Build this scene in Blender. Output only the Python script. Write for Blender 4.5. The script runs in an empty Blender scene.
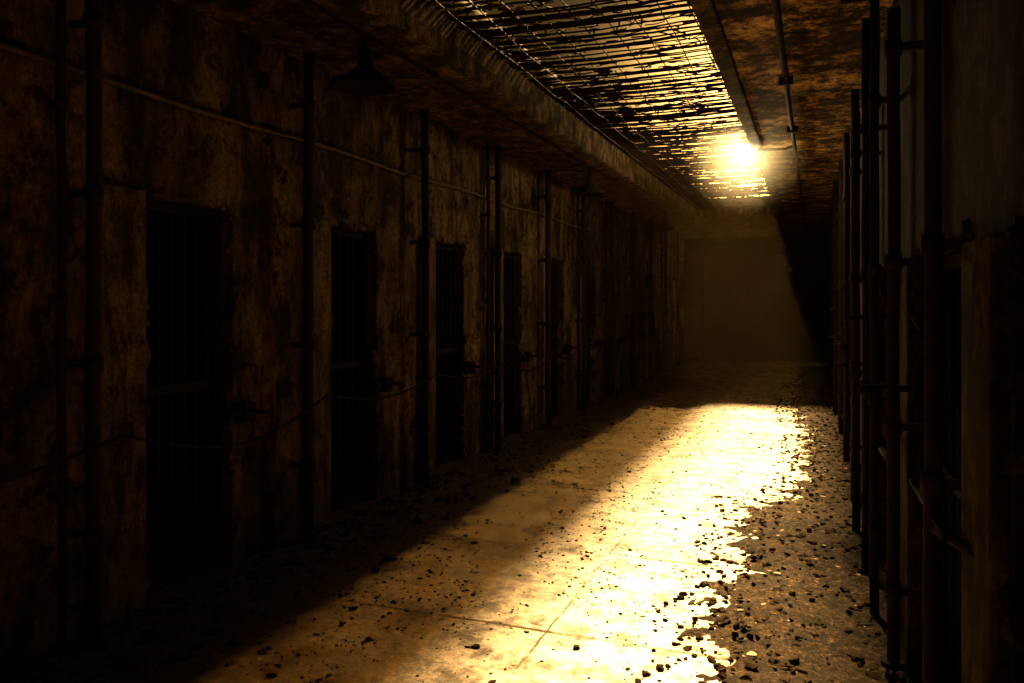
import bpy, math, random
from mathutils import Vector, noise, Matrix
random.seed(7)
S=bpy.context.scene
TH=math.atan(303/800); C=math.cos(TH); SN=math.sin(TH)
XL=-3.29; XR=0.40; HC=3.24; HT=3.60; Y0=-3.0; Y1=22.0
OL=-2.2; OR=-0.62; OY0=-2.6; OY1=16.2
P=1.70; WT=.14

# ---------------- materials ----------------
def new_mat(name):
    m=bpy.data.materials.new(name); m.use_nodes=True
    nt=m.node_tree; b=nt.nodes['Principled BSDF']
    return m,nt,b
def N(nt,t,**kw):
    n=nt.nodes.new(t)
    for k,v in kw.items(): setattr(n,k,v)
    return n
def noise_node(nt,co,scale,detail=6,rough=.6,dist=0):
    n=N(nt,'ShaderNodeTexNoise'); n.inputs['Scale'].default_value=scale
    n.inputs['Detail'].default_value=detail; n.inputs['Roughness'].default_value=rough
    n.inputs['Distortion'].default_value=dist
    nt.links.new(co,n.inputs['Vector']); return n.outputs['Fac']
def ramp(nt,fac,stops):
    r=N(nt,'ShaderNodeValToRGB'); e=r.color_ramp.elements
    while len(e)<len(stops): e.new(.5)
    for i,(p,c) in enumerate(stops):
        e[i].position=p; e[i].color=(*c,1) if len(c)==3 else c
    nt.links.new(fac,r.inputs['Fac']); return r.outputs['Color']
def mix(nt,fac,a,b,mode='MIX'):
    m=N(nt,'ShaderNodeMix',data_type='RGBA',blend_type=mode)
    for s,v in ((0,fac),(6,a),(7,b)):
        if isinstance(v,(int,float)): m.inputs[s].default_value=v
        elif isinstance(v,tuple): m.inputs[s].default_value=(*v,1)
        else: nt.links.new(v,m.inputs[s])
    return m.outputs[2]
def objco(nt,scale=(1,1,1)):
    t=N(nt,'ShaderNodeTexCoord'); mp=N(nt,'ShaderNodeMapping'); mp.inputs['Scale'].default_value=scale
    nt.links.new(t.outputs['Object'],mp.inputs['Vector']); return mp.outputs['Vector']
def bump(nt,b,h,st=.5,dist=.02):
    n=N(nt,'ShaderNodeBump'); n.inputs['Strength'].default_value=st; n.inputs['Distance'].default_value=dist
    nt.links.new(h,n.inputs['Height']); nt.links.new(n.outputs['Normal'],b.inputs['Normal'])

def plaster(name,base,light,dark,peel=.52,sc=1.0,k=.33):
    base=tuple(v*k for v in base); light=tuple(v*k for v in light); dark=tuple(v*k for v in dark)
    m,nt,b=new_mat(name)
    co=objco(nt); cs=objco(nt,(1,1,.3))
    big=noise_node(nt,co,1.3*sc,8,.65,.1)
    fine=noise_node(nt,co,26*sc,8,.8)
    streak=noise_node(nt,cs,3.6*sc,10,.75,.1)
    blot=noise_node(nt,co,4.5*sc,12,.82,.0)
    c=ramp(nt,big,[(.35,base),(.62,light)])
    pm=ramp(nt,blot,[(peel-.05,(0,0,0)),(peel+.03,(1,1,1))])
    c=mix(nt,pm,c,dark)
    sm=ramp(nt,streak,[(.42,(.07,.07,.07)),(.60,(1,1,1))])
    c=mix(nt,.92,c,sm,'MULTIPLY')
    fm=ramp(nt,fine,[(.38,(.2,.2,.2)),(.58,(1.0,1.0,1.0))])
    c=mix(nt,.8,c,fm,'MULTIPLY')
    nt.links.new(c,b.inputs['Base Color']); b.inputs['Roughness'].default_value=.95
    b.inputs['Specular IOR Level'].default_value=.08
    h=mix(nt,.6,pm,fine)
    bump(nt,b,h,.6,.008); return m
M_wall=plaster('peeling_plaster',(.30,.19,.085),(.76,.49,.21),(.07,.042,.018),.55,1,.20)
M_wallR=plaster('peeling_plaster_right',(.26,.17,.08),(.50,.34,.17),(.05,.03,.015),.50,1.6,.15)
M_ceil=plaster('peeling_ceiling_paint',(.38,.25,.11),(.66,.46,.22),(.10,.06,.03),.50,1.4,.27)
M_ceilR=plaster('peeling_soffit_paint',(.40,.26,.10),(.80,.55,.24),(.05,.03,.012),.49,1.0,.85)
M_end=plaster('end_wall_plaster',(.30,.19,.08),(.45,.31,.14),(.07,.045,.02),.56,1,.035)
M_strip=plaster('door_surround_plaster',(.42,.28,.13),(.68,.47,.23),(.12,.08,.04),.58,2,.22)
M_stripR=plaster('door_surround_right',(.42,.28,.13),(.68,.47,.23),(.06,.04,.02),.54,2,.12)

def iron(name,c1,c2,r=.6,met=.5):
    m,nt,b=new_mat(name); co=objco(nt)
    f=noise_node(nt,co,18,6,.7)
    nt.links.new(ramp(nt,f,[(.4,c1),(.6,c2)]),b.inputs['Base Color'])
    b.inputs['Roughness'].default_value=r; b.inputs['Metallic'].default_value=met
    b.inputs['Specular IOR Level'].default_value=.1
    bump(nt,b,f,.4,.004); return m
M_iron=iron('rusty_iron',(.005,.003,.002),(.014,.008,.004),.9,.0)
M_dark=iron('blackened_steel',(.003,.002,.002),(.006,.004,.003),.9,.0)
M_cond=iron('painted_conduit',(.035,.023,.011),(.07,.048,.022),.7,.0)
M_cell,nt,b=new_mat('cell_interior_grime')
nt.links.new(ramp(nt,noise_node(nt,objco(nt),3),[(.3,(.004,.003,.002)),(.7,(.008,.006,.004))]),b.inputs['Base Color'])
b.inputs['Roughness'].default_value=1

# floor
M_floor,nt,b=new_mat('worn_concrete_floor')
co=objco(nt)
big=noise_node(nt,co,.9,8,.6,.3); fine=noise_node(nt,co,26,10,.8); mid=noise_node(nt,co,5,12,.78,.2)
c=ramp(nt,big,[(.36,(.36,.23,.11)),(.60,(.66,.49,.27))])
spk=ramp(nt,fine,[(.42,(.12,.10,.07)),(.54,(1,1,1))])
c=mix(nt,.75,c,spk,'MULTIPLY')
md=ramp(nt,mid,[(.41,(.16,.12,.08)),(.52,(1,1,1))])
c=mix(nt,.8,c,md,'MULTIPLY')
sx=N(nt,'ShaderNodeSeparateXYZ'); t=N(nt,'ShaderNodeTexCoord'); nt.links.new(t.outputs['Object'],sx.inputs[0])
def math_(op,a,b2,c2=None):
    n=N(nt,'ShaderNodeMath',operation=op)
    for i,v in enumerate((a,b2,c2)):
        if v is None: continue
        if isinstance(v,(int,float)): n.inputs[i].default_value=v
        else: nt.links.new(v,n.inputs[i])
    return n.outputs[0]
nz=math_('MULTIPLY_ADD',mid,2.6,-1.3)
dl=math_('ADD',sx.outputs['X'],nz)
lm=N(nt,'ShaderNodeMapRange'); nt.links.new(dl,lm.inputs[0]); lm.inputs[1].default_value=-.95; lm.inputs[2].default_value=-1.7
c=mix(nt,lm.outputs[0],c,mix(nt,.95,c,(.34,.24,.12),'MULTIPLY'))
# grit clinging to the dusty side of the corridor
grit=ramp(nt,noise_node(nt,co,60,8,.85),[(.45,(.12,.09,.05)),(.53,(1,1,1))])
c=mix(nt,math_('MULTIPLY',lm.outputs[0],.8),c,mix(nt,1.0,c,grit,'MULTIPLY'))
shade_left=N(nt,'ShaderNodeMapRange'); nt.links.new(math_('MULTIPLY_ADD',nz,.4,sx.outputs['X']),shade_left.inputs[0]); shade_left.inputs[1].default_value=-2.2; shade_left.inputs[2].default_value=-2.7
c=mix(nt,shade_left.outputs[0],c,mix(nt,1.0,c,(.25,.2,.15),'MULTIPLY'))  # shadow left of the light patch, painted into the floor colour
def joint(coord,off,sp,w):
    a=math_('SUBTRACT',coord,off); a=math_('ADD',a,sp*100.5); a=math_('MODULO',a,sp); a=math_('SUBTRACT',a,sp/2); a=math_('ABSOLUTE',a,0)
    return math_('LESS_THAN',a,w)
wob=math_('MULTIPLY_ADD',noise_node(nt,co,3,3,.5),.03,-.015)
jx=joint(math_('ADD',sx.outputs['X'],wob),-1.21,1.9,.006); jy=joint(math_('ADD',sx.outputs['Y'],wob),4.92,1.25,.012)
j=math_('MAXIMUM',jx,jy)
jm=ramp(nt,noise_node(nt,co,1.7,5,.7),[(.42,(0,0,0)),(.56,(1,1,1))])
j=math_('MULTIPLY',j,jm)
c=mix(nt,math_('MULTIPLY',j,.85),c,(.05,.028,.01))
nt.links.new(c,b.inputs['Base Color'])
rr=ramp(nt,mid,[(.38,(.8,)*3),(.55,(.38,)*3)]); rr=mix(nt,j,rr,(1,1,1)); nt.links.new(rr,b.inputs['Roughness'])
nt.links.new(math_('MULTIPLY_ADD',j,-.35,.5),b.inputs['Specular IOR Level'])
hh=mix(nt,.4,mid,fine); bump(nt,b,hh,.55,.010)

M_dirt,nt,b=new_mat('dirt_and_plaster_rubble'); co=objco(nt)
f1=noise_node(nt,co,36,10,.85); f2=noise_node(nt,co,6,8,.75)
c=ramp(nt,f1,[(.44,(.010,.005,.002)),(.56,(.09,.048,.018)),(.65,(.44,.28,.12))])
c=mix(nt,.85,c,ramp(nt,f2,[(.40,(.12,.12,.12)),(.6,(1,1,1))]),'MULTIPLY')
nt.links.new(c,b.inputs['Base Color']); b.inputs['Roughness'].default_value=.98; b.inputs['Specular IOR Level'].default_value=.15; bump(nt,b,f1,1,.03)
M_chunk,nt,b=new_mat('debris_chunk'); co=objco(nt)
nt.links.new(ramp(nt,noise_node(nt,co,9,4),[(.42,(.008,.005,.003)),(.62,(.035,.02,.009))]),b.inputs['Base Color']); b.inputs['Roughness'].default_value=1
b.inputs['Specular IOR Level'].default_value=.05
M_flake,nt,b=new_mat('plaster_flake'); co=objco(nt)
nt.links.new(ramp(nt,noise_node(nt,co,30,6,.7),[(.35,(.10,.065,.03)),(.55,(.36,.25,.12))]),b.inputs['Base Color']); b.inputs['Roughness'].default_value=.9
M_glow,nt,b=new_mat('lit_bulb_glass')
b.inputs['Base Color'].default_value=(1,.9,.7,1); b.inputs['Emission Color'].default_value=(1,.85,.5,1); b.inputs['Emission Strength'].default_value=80

# ---------------- mesh builder ----------------
class MB:
    def __init__(s): s.v=[];s.f=[];s.m=[];s.sm=[]
    def box(s,x0,x1,y0,y1,z0,z1,mi=0):
        n=len(s.v)
        s.v+=[(x0,y0,z0),(x1,y0,z0),(x1,y1,z0),(x0,y1,z0),(x0,y0,z1),(x1,y0,z1),(x1,y1,z1),(x0,y1,z1)]
        for q in ((0,3,2,1),(4,5,6,7),(0,1,5,4),(1,2,6,5),(2,3,7,6),(3,0,4,7)):
            s.f.append(tuple(n+i for i in q)); s.m.append(mi); s.sm.append(False)
    def tube(s,pts,r,n=8,mi=0,rf=None):
        pts=[Vector(p) for p in pts]; base=len(s.v)
        for i,p in enumerate(pts):
            d=(pts[min(i+1,len(pts)-1)]-pts[max(i-1,0)]).normalized()
            u=d.cross(Vector((0,0,1)))
            if u.length<.05: u=d.cross(Vector((0,1,0)))
            u.normalize(); w=d.cross(u)
            rr=r if rf is None else r*rf(i)
            for k in range(n):
                a=2*math.pi*k/n; q=p+u*math.cos(a)*rr+w*math.sin(a)*rr; s.v.append(tuple(q))
        for i in range(len(pts)-1):
            for k in range(n):
                a=base+i*n+k; b_=base+i*n+(k+1)%n
                s.f.append((a,b_,b_+n,a+n)); s.m.append(mi); s.sm.append(n>5)
        s.f.append(tuple(base+k for k in reversed(range(n)))); s.m.append(mi); s.sm.append(False)
        e=base+(len(pts)-1)*n
        s.f.append(tuple(e+k for k in range(n))); s.m.append(mi); s.sm.append(False)
    def lathe(s,c,prof,n=28,mi=0):
        base=len(s.v)
        for r,z in prof:
            for k in range(n):
                a=2*math.pi*k/n; s.v.append((c[0]+r*math.cos(a),c[1]+r*math.sin(a),c[2]+z))
        for i in range(len(prof)-1):
            for k in range(n):
                a=base+i*n+k; b_=base+i*n+(k+1)%n
                s.f.append((a,b_,b_+n,a+n)); s.m.append(mi); s.sm.append(True)
    def blob(s,c,r,sq=.6,mi=0):
        base=len(s.v); g=(1+5**.5)/2; L=math.sqrt(1+g*g)
        V=[(-1,g,0),(1,g,0),(-1,-g,0),(1,-g,0),(0,-1,g),(0,1,g),(0,-1,-g),(0,1,-g),(g,0,-1),(g,0,1),(-g,0,-1),(-g,0,1)]
        F=[(0,11,5),(0,5,1),(0,1,7),(0,7,10),(0,10,11),(1,5,9),(5,11,4),(11,10,2),(10,7,6),(7,1,8),(3,9,4),(3,4,2),(3,2,6),(3,6,8),(3,8,9),(4,9,5),(2,4,11),(6,2,10),(8,6,7),(9,8,1)]
        ax=random.uniform(.6,1.4); ay=random.uniform(.6,1.3); az=sq*random.uniform(.6,1.2); ro=random.uniform(0,6.3)
        for x,y,z in V:
            j_=random.uniform(.5,1.3)*r/L; x*=ax*j_;y*=ay*j_;z*=az*j_
            s.v.append((c[0]+x*math.cos(ro)-y*math.sin(ro),c[1]+x*math.sin(ro)+y*math.cos(ro),c[2]+z))
        for q in F: s.f.append(tuple(base+i for i in q)); s.m.append(mi); s.sm.append(False)
    def make(s,name,mats,parent=None,bevel=0):
        me=bpy.data.meshes.new(name); me.from_pydata(s.v,[],s.f)
        for m in mats: me.materials.append(m)
        me.polygons.foreach_set('material_index',s.m); me.polygons.foreach_set('use_smooth',s.sm); me.update()
        o=bpy.data.objects.new(name,me); S.collection.objects.link(o)
        if parent: o.parent=parent
        if bevel:
            md=o.modifiers.new('bevel','BEVEL'); md.width=bevel; md.segments=2; md.limit_method='ANGLE'
        return o
def empty(name,loc=(0,0,0)):
    o=bpy.data.objects.new(name,None); o.location=(0,0,0); S.collection.objects.link(o); return o

# ---------------- shell ----------------
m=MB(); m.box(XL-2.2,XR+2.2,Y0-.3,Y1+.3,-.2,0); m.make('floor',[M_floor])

def irregular_wall(name,x_in,sgn,centers,half,h,mat,thick=WT):
    m=MB(); xo=x_in+sgn*thick; xa,xb=min(x_in,xo),max(x_in,xo)
    y=Y0
    for c_ in centers:
        m.box(xa,xb,y,c_-half,0,HT); 
        m.box(xa,xb,c_-half,c_+half,h,HT)
        y=c_+half
        for side in (-1,1):
            for k in range(26):
                z=random.uniform(.05,h-.03)
                m.blob((x_in+sgn*.012,c_+side*(half+random.uniform(-.012,.02)),z),random.uniform(.015,.045),1.6)
        for k in range(14):
            m.blob((x_in+sgn*.012,c_+random.uniform(-half,half),h+random.uniform(-.005,.02)),random.uniform(.015,.04),.8)
    m.box(xa,xb,y,Y1,0,HT)
    return m.make(name,[mat])
LC=[3.58+P*k for k in range(-3,11)]
LC=[c_ for c_ in LC if c_+.4<Y1]
irregular_wall('wall_left',XL,-1,LC,.34,2.15,M_wall)
RH=.62
RC=[3.06+P*k for k in range(-3,11)]
RC=[c_ for c_ in RC if c_+.65<Y1]
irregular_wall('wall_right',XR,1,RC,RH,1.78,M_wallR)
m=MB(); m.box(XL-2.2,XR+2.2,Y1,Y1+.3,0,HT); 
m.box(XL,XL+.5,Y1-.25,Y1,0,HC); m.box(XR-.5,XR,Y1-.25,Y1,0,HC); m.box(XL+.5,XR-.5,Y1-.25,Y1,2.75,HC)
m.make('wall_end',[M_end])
m=MB(); m.box(XL-2.2,XR+2.2,Y0-.3,Y0,0,HT); m.make('wall_back',[M_wall])
m=MB()
m.box(XL-2.2,OL,Y0-.3,Y1+.3,HC,HT)
m.box(OR,XR+2.2,Y0-.3,Y1+.3,HC,HT,1)
m.box(OL,OR,Y0-.3,OY0,HC,HT); m.box(OL,OR,OY1,Y1+.3,HC,HT)
m.make('ceiling',[M_ceil,M_ceilR])
def rough_bar(name,x0,x1,y0,y1,z0,z1,mat,amp=.012,step=.12):
    m=MB(); n=int((y1-y0)/step)
    K=4
    ring=[]
    for a in range(K): ring.append((x0+(x1-x0)*a/K,z0))
    for a in range(K): ring.append((x1,z0+(z1-z0)*a/K))
    for a in range(K): ring.append((x1-(x1-x0)*a/K,z1))
    for a in range(K): ring.append((x0,z1-(z1-z0)*a/K))
    R=len(ring)
    for i in range(n+1):
        y=y0+(y1-y0)*i/n
        for x,z in ring:
            nn=noise.noise_vector(Vector((x*5,y*4,z*5)))
            m.v.append((x+nn.x*amp,y,z+nn.z*amp))
    for i in range(n):
        for k in range(R):
            a=i*R+k; b_=i*R+(k+1)%R; m.f.append((a,a+R,b_+R,b_)); m.m.append(0); m.sm.append(True)
    m.f.append(tuple(range(R))); m.m.append(0); m.sm.append(False)
    m.f.append(tuple(reversed(range(n*R,n*R+R)))); m.m.append(0); m.sm.append(False)
    return m.make(name,[mat])
rough_bar('trim_1',OL-.22,OL+.012,OY0,Y1-.26,HC-.10,HT+.04,M_ceil,.010)
rough_bar('trim_2',OR-.012,OR+.10,OY0,OY1,HC-.03,HT+.02,M_ceil,.008)
m=MB()
for xa,xb,cs in ((XL-2.2,XL-WT,LC),(XR+WT,XR+2.2,RC)):
    m.box(xa-.1 if xa<XL else xb,xa if xa<XL else xb+.1,Y0,Y1,0,HC)
    for c_ in cs: m.box(xa,xb,c_+P/2-.06,c_+P/2+.06,0,HC)
m.make('cell_partitions',[M_cell])

for i,c_ in enumerate(LC):
    m=MB(); m.box(XL-.005,XL+.045,c_-.66,c_-.365,0,2.17)
    m.make('trim_door_left' ,[M_strip],bevel=.012)
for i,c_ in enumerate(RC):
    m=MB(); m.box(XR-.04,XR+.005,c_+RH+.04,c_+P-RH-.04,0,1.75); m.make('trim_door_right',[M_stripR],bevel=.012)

def cell_door(x,c_,half,h):
    e=empty('cell_door'); m=MB()
    m.box(x-.02,x+.02,c_-half+.005,c_-half+.055,.01,h-.01); m.box(x-.02,x+.02,c_+half-.055,c_+half-.005,.01,h-.01)
    for z in (.02,h*.5,h-.06): m.box(x-.02,x+.02,c_-half+.055,c_+half-.055,z,z+.05)
    m.make('frame',[M_dark],e)
    m=MB(); n=6
    for k in range(n):
        y=c_-half+.055+(2*half-.11)*(k+.5)/n
        m.tube([(x,y,.03),(x,y,h-.03)],.011,8)
    m.make('bars',[M_dark],e)
for c_ in LC: cell_door(XL-.10,c_,.34,2.15)
for c_ in RC: cell_door(XR+.10,c_,RH,1.78)
for c_ in LC:
    e=empty('door_latch')
    m=MB(); y=c_+.39; m.box(XL+.0,XL+.09,y-.04,y+.06,.86,.98); m.box(XL+.02,XL+.06,c_+.25,y,.90,.94)
    m.tube([(XL+.09,y,.93),(XL+.17,y,.93),(XL+.17,y+.1,.91)],.014,8); m.make('lock_box',[M_dark],e,.006)

# ---------------- pipes ----------------
def standpipe(name,x,y,r,z0,z1,wallx,collars=(.5,1.3,2.1,2.9)):
    e=empty(name); m=MB()
    pts=[(x+random.uniform(-.004,.004),y+random.uniform(-.006,.006),z0+(z1-z0)*i/8) for i in range(9)]
    m.tube(pts,r,14); m.make('pipe',[M_iron],e)
    m=MB()
    for z in collars:
        if z0<z<z1:
            m.tube([(x,y,z-.03),(x,y,z+.03)],r*1.35,14)
            m.box(min(x,wallx),max(x,wallx),y-.012,y+.012,z-.015,z+.015)
    m.tube([(x,y,z0),(x,y,z0+.02)],r*1.9,14)
    m.make('clamps',[M_iron],e)
for k in range(-2,11):
    y=2.86+P*k
    if y<Y1-.5:
        standpipe('standpipe',XL+.14,y-.06,.034,0,HC-.0,XL)
        if k%3==0: standpipe('standpipe',XL+.07,y-.17,.020,0,HC-.0,XL,(.7,1.6,2.5))
for y,r,z0,z1,off in ((.45,.03,0,HC,.11),(2.45,.022,0,HC,.10),(3.5,.024,.15,2.75,.11),(4.4,.022,0,HC,.12),(5.1,.024,0,HC,.12),(5.95,.026,.0,2.9,.14),(6.8,.03,0,HC,.11),(8.5,.03,0,HC,.11),(10.2,.034,0,HC,.11),(11.9,.034,0,HC,.13),(13.6,.034,0,HC,.11),(15.3,.034,0,HC,.11),(17,.034,0,HC,.11)):
    standpipe('standpipe',XR-off,y,r,z0,z1,XR,(.45,1.1,1.75,2.6))
e=empty('pipe_manifold'); m=MB()
for k,y in enumerate((3.5,5.1,6.8,8.5,10.2,11.9)):
    z=[.95,1.2,.8][k%3]
    m.tube([(XR-.11,y-.05,z),(XR-.11,y+.62,z-.05)],.014,8)
    m.tube([(XR-.20,y,z+.3),(XR-.02,y,z+.3)],.013,8)
    m.lathe((XR-.20,y,z+.27),[(.0,0),(.035,.005),(.04,.02),(.035,.035),(0,.04)],14)
m.tube([(XR-.30,3.6,2.85),(XR-.02,3.6,2.85)],.018,8)
m.tube([(XR-.10,2.45,.98),(XR-.02,2.2,.98)],.016,8); m.tube([(XR-.10,2.2,1.02),(XR-.10,2.95,1.0)],.010,8)
m.tube([(XR-.11,3.5,.6),(XR-.11,3.5,.25),(XR-.12,3.48,.12),(XR-.14,3.3,.05),(XR-.12,2.9,.035)],.022,10)
m.make('branch_pipes',[M_iron],e)

m=MB(); m.tube([(XL+.03,Y0+.05+i*.5,2.68+.012*math.sin(i*1.3)) for i in range(50)],.014,8)
m.make('electrical_conduit',[M_cond])
m=MB(); m.tube([(-2.52,Y0+.05+i*.5,HC-.05) for i in range(47)],.014,8); 
for y in [-.9+5.1*k for k in range(5)]: m.lathe((-2.52,y,HC-.08),[(0,0),(.05,0),(.05,.08)],14)
m.make('electrical_conduit',[M_iron])
m=MB(); m.tube([(-.20,Y0+.05+i*.5,HC-.03) for i in range(49)],.02,8)
for k in range(12): m.box(-.25,-.15,-1+k*1.8,-.96+k*1.8,HC-.055,HC+.0)
m.make('electrical_conduit',[M_iron])
m=MB(); pts=[]
for k in range(-2,10):
    ya=2.88+P*k+.05
    for i in range(10):
        t_=i/10; pts.append((XL+.19,ya+P*t_,.95-.10*math.sin(math.pi*t_)*(1 if k%3 else 1.8)))
m.tube(pts,.009,6); m.make('sagging_cable',[M_dark])

def pendant(x,y):
    e=empty('pendant_lamp')
    m=MB(); m.tube([(x,y,HC-.08),(x,y,HC-.17)],.012,8)
    m.lathe((x,y,2.87),[(.185,.0),(.185,.012),(.17,.035),(.11,.075),(.055,.12),(.045,.14),(.045,.22),(.03,.235),(0,.24)],32)
    m.lathe((x,y,2.87),[(.183,.003),(.165,.03),(.105,.07),(.05,.115),(0,.12)],32); m.make('shade',[M_dark],e)
    m=MB(); m.lathe((x,y,2.87),[(0,-.005),(.02,.0),(.03,.02),(.03,.04),(.015,.08),(.012,.115)],16); m.make('dead_bulb',[M_iron],e)
for y in (4.17,9.3,14.4): pendant(-2.52,y)

e=empty('lit_arm_lamp'); LX,LY,LZ=-.70,8.9,3.19
m=MB(); m.tube([(LX+.02,LY,LZ+.11),(LX+.14,LY,LZ+.01),(-.3,LY,LZ-.0),(-.2,LY,HC-.02)],.014,8); m.lathe((LX+.0,LY,LZ+.07),[(.0,.09),(.04,.085),(.045,.05),(.04,.0)],18); m.make('arm',[M_dark],e)
m=MB(); m.lathe((LX,LY,LZ-.02),[(0,-.1),(.05,-.085),(.08,-.05),(.095,0),(.085,.045),(.05,.08),(.035,.1)],24); m.make('bulb',[M_glow],e)

# ---------------- grating in the opening ----------------
m=MB(); y=OY0+.1; zc=3.40
while y<OY1-.05:
    n=16; ph=random.uniform(0,6); am=random.uniform(.003,.012); dr=random.uniform(-.03,.03)
    sag=random.uniform(.0,.03)
    pts=[]
    for i in range(n+1):
        t_=i/n; x=OL+(OR-OL)*t_
        pts.append((x,y+dr*(t_-.5)+am*math.sin(ph+t_*7)+random.uniform(-.003,.003),zc-sag*math.sin(math.pi*t_)+random.uniform(-.003,.003)))
    r_=random.choice([.006,.007,.009,.013])
    m.tube(pts,r_,5,rf=lambda i:1.3-.5*i/16)
    y+=random.choice([.055,.065,.08,.10])
for k in range(9):
    x=OL+(OR-OL)*(k+.5)/9
    m.tube([(x+random.uniform(-.01,.01),OY0+i*.4,zc-.02+random.uniform(-.01,.01)) for i in range(int((OY1-OY0)/.4)+1)],.004,5)
m.make('overhead_bar_grating',[M_iron])
m=MB()
for k in range(4600):
    y=random.uniform(OY0,OY1); x=OL+(OR-OL)*random.random()**1.9*.97+.02
    a=random.gauss(0,.35)+ (0 if random.random()<.8 else 1.5); L=random.uniform(.04,.17)
    z=zc+random.uniform(0,.02)
    m.tube([(x-L/2*math.cos(a),y-L/2*math.sin(a),z),(x+.01,y,z+random.uniform(-.01,.01)),(x+L/2*math.cos(a),y+L/2*math.sin(a),z+random.uniform(-.01,.01))],random.uniform(.003,.007),4)
for k in range(130):
    y=random.uniform(OY0,OY1); x=random.uniform(OL,OL+.8)
    m.blob((x,y,zc+.01),random.uniform(.03,.08),.12)
m.make('litter_on_grating',[M_chunk])

# ---------------- dirt bank & debris ----------------
def sstep(a,b,x):
    t=max(0,min(1,(x-a)/(b-a))); return t*t*(3-2*t)
def edgeX(y): return -.50+.36*sstep(6.0,7.6,y)-.2*sstep(10.5,12,y)+.16*noise.noise(Vector((0,y*1.5,0)))+.13*noise.noise(Vector((3,y*4,0)))
m=MB(); nx,ny=60,560; xa,xb=-.95,XR-.001; ya,yb=Y0+.01,20.5
for j_ in range(ny+1):
    y=ya+(yb-ya)*j_/ny; ex=edgeX(y)
    for i in range(nx+1):
        x=xa+(xb-xa)*i/nx
        d=(x-ex)+.16*noise.noise(Vector((x*6,y*6,1)))+.08*noise.noise(Vector((x*17,y*17,4)))
        z=-.022+.042*max(0,min(1,d/.5+.45))+ .010*noise.noise(Vector((x*14,y*14,0)))+.012*noise.noise(Vector((x*33,y*33,0)))
        if d<-.25: z=min(z,-.006)
        m.v.append((x,y,z))
for j_ in range(ny):
    for i in range(nx):
        a=j_*(nx+1)+i; m.f.append((a,a+1,a+nx+2,a+nx+1)); m.m.append(0); m.sm.append(True)
m.make('dirt_bank',[M_dirt])
m=MB()
for k in range(19000):
    u=random.random()
    y=.5+16*random.random()**1.2
    if u<.24: x=random.uniform(edgeX(y)-.22,XR-.02); zb=.018 if x>edgeX(y)+.05 else 0; r=random.choice([.004,.005,.007,.01,.015,.022])
    elif u<.92: 
        x=random.uniform(-2.9,-.4); zb=0; r=random.choice([.003,.003,.004,.005,.006,.007,.008,.012])
        if noise.noise(Vector((x*1.2,y*.8,5)))<-.12 and random.random()<.75: continue
    else: x=XL+.05+abs(random.gauss(0,.35)); zb=0; r=random.choice([.008,.012,.02,.03])
    m.blob((x,y,zb+r*.25),r*random.uniform(.8,1.3),.6)
for k in range(110):
    y=2.2+13*random.random(); x=random.uniform(-2.6,.2); m.blob((x,y,.005+(.016 if x>-.4 else 0)),random.uniform(.014,.025),.6)
m.make('scattered_debris',[M_chunk])
m=MB()
for k in range(240):
    y=1.8+12*random.random()**1.2; x=random.uniform(-.45,XR-.05) if random.random()<.7 else random.uniform(-2.4,-.4)
    zb=.018 if x>edgeX(y)+.05 else 0
    m.blob((x,y,zb+.002),random.choice([.006,.008,.012,.02]),.18)
m.make('plaster_flakes',[M_flake])

# ---------------- haze ----------------
def haze(name,dens,an,col=(1,.85,.6,1),falloff=None):
    hz=bpy.data.materials.new(name); hz.use_nodes=True; nt=hz.node_tree; nt.nodes.clear()
    o_=nt.nodes.new('ShaderNodeOutputMaterial'); vs=nt.nodes.new('ShaderNodeVolumeScatter')
    vs.inputs['Density'].default_value=dens; vs.inputs['Anisotropy'].default_value=an; vs.inputs['Color'].default_value=col
    if falloff:
        t=N(nt,'ShaderNodeTexCoord'); l=N(nt,'ShaderNodeVectorMath',operation='LENGTH'); nt.links.new(t.outputs['Object'],l.inputs[0])
        mr=N(nt,'ShaderNodeMapRange'); nt.links.new(l.outputs['Value'],mr.inputs[0]); mr.inputs[1].default_value=falloff; mr.inputs[2].default_value=0; mr.inputs[3].default_value=0; mr.inputs[4].default_value=1
        pw=N(nt,'ShaderNodeMath',operation='POWER'); nt.links.new(mr.outputs[0],pw.inputs[0]); pw.inputs[1].default_value=2.0
        mu=N(nt,'ShaderNodeMath',operation='MULTIPLY'); nt.links.new(pw.outputs[0],mu.inputs[0]); mu.inputs[1].default_value=dens
        nt.links.new(mu.outputs[0],vs.inputs['Density'])
    nt.links.new(vs.outputs[0],o_.inputs['Volume']); return hz
he=empty('dusty_air_haze')
m=MB(); m.box(XL+.001,XR-.001,6.5,Y1-.26,.03,HC-.11); m.make('far_haze',[haze('dusty_air',.0008,.2,(1,.60,.24,1))],he)
bpy.ops.mesh.primitive_ico_sphere_add(subdivisions=4,radius=.72,location=(LX,LY,LZ-.02))
o=bpy.context.object; o.name='lamp_halo'; o.data.materials.append(haze('lamp_halo_scatter',1.2,0,(1,.85,.6,1),falloff=.7)); o.parent=he  # scattering ball added around the bulb to make its glow

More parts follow.
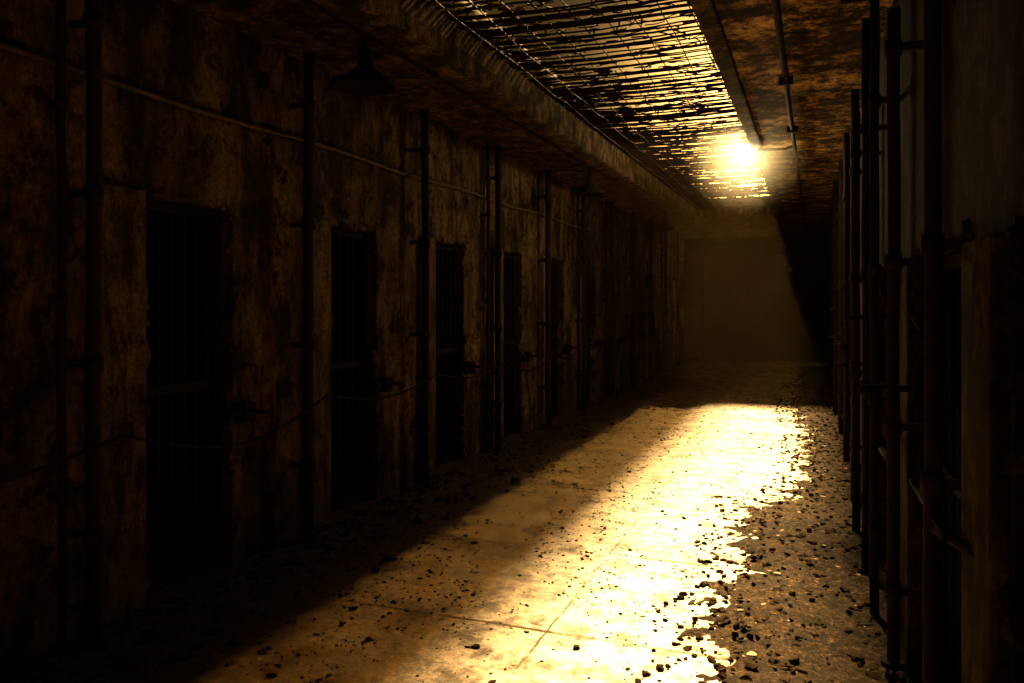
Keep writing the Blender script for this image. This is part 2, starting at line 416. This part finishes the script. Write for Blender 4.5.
# ---------------- lights ----------------
def sun(name,elev,dx,energy,ang,col):
    l=bpy.data.lights.new(name,'SUN'); l.energy=energy; l.angle=math.radians(ang); l.color=col
    o=bpy.data.objects.new(name,l); S.collection.objects.link(o)
    dy=-HC/math.tan(math.radians(elev)); d=Vector((dx,dy,-HC))
    o.rotation_euler=d.to_track_quat('-Z','Y').to_euler(); o.location=(-1.4,10,8); return o
sun('sun',43,.72,62,8,(1,.64,.24))
sun('added_fill_sun',40,-.22,5.2,1.5,(1,.50,.10))  # added second sun, fills the left part of the floor patch
l=bpy.data.lights.new('bulb_light','POINT'); l.energy=330; l.color=(1,.65,.26); l.shadow_soft_size=.12
o=bpy.data.objects.new('bulb_light',l); S.collection.objects.link(o); o.location=(LX,LY,LZ-.02); o.parent=bpy.data.objects['lit_arm_lamp']

w=bpy.data.worlds.new('sky'); S.world=w; w.use_nodes=True; nt=w.node_tree; bg=nt.nodes['Background']
tc=N(nt,'ShaderNodeTexCoord')
nm=N(nt,'ShaderNodeVectorMath',operation='NORMALIZE'); nt.links.new(tc.outputs['Generated'],nm.inputs[0])
def lobe(px,py,power,st):
    xc,up=(px-512)/800,(300-py)/800
    d=Vector((xc*C-SN,xc*SN+C,up)).normalized()
    dp=N(nt,'ShaderNodeVectorMath',operation='DOT_PRODUCT')
    nt.links.new(nm.outputs[0],dp.inputs[0]); dp.inputs[1].default_value=d
    mx=N(nt,'ShaderNodeMath',operation='MAXIMUM'); nt.links.new(dp.outputs['Value'],mx.inputs[0]); mx.inputs[1].default_value=0
    pw=N(nt,'ShaderNodeMath',operation='POWER'); nt.links.new(mx.outputs[0],pw.inputs[0]); pw.inputs[1].default_value=power
    mu=N(nt,'ShaderNodeMath',operation='MULTIPLY'); nt.links.new(pw.outputs[0],mu.inputs[0]); mu.inputs[1].default_value=st; return mu.outputs[0]
def add(a,b_):
    n=N(nt,'ShaderNodeMath',operation='ADD')
    for i,v in enumerate((a,b_)):
        if isinstance(v,float): n.inputs[i].default_value=v
        else: nt.links.new(v,n.inputs[i])
    return n.outputs[0]
tot=add(add(lobe(750,100,190,6.0),lobe(750,190,1500,30.0)),.06)
bg.inputs['Color'].default_value=(1,.55,.15,1); nt.links.new(tot,bg.inputs['Strength'])

# ---------------- camera ----------------
cd=bpy.data.cameras.new('camera'); cam=bpy.data.objects.new('camera',cd); S.collection.objects.link(cam)
cd.sensor_width=36; cd.lens=36*800/1024; cd.shift_y=-41.5/1024; cd.clip_start=.03
cam.location=(0,0,1.6); cam.rotation_euler=(math.pi/2,0,TH); S.camera=cam
S.view_settings.view_transform='Standard'; S.view_settings.look='None'
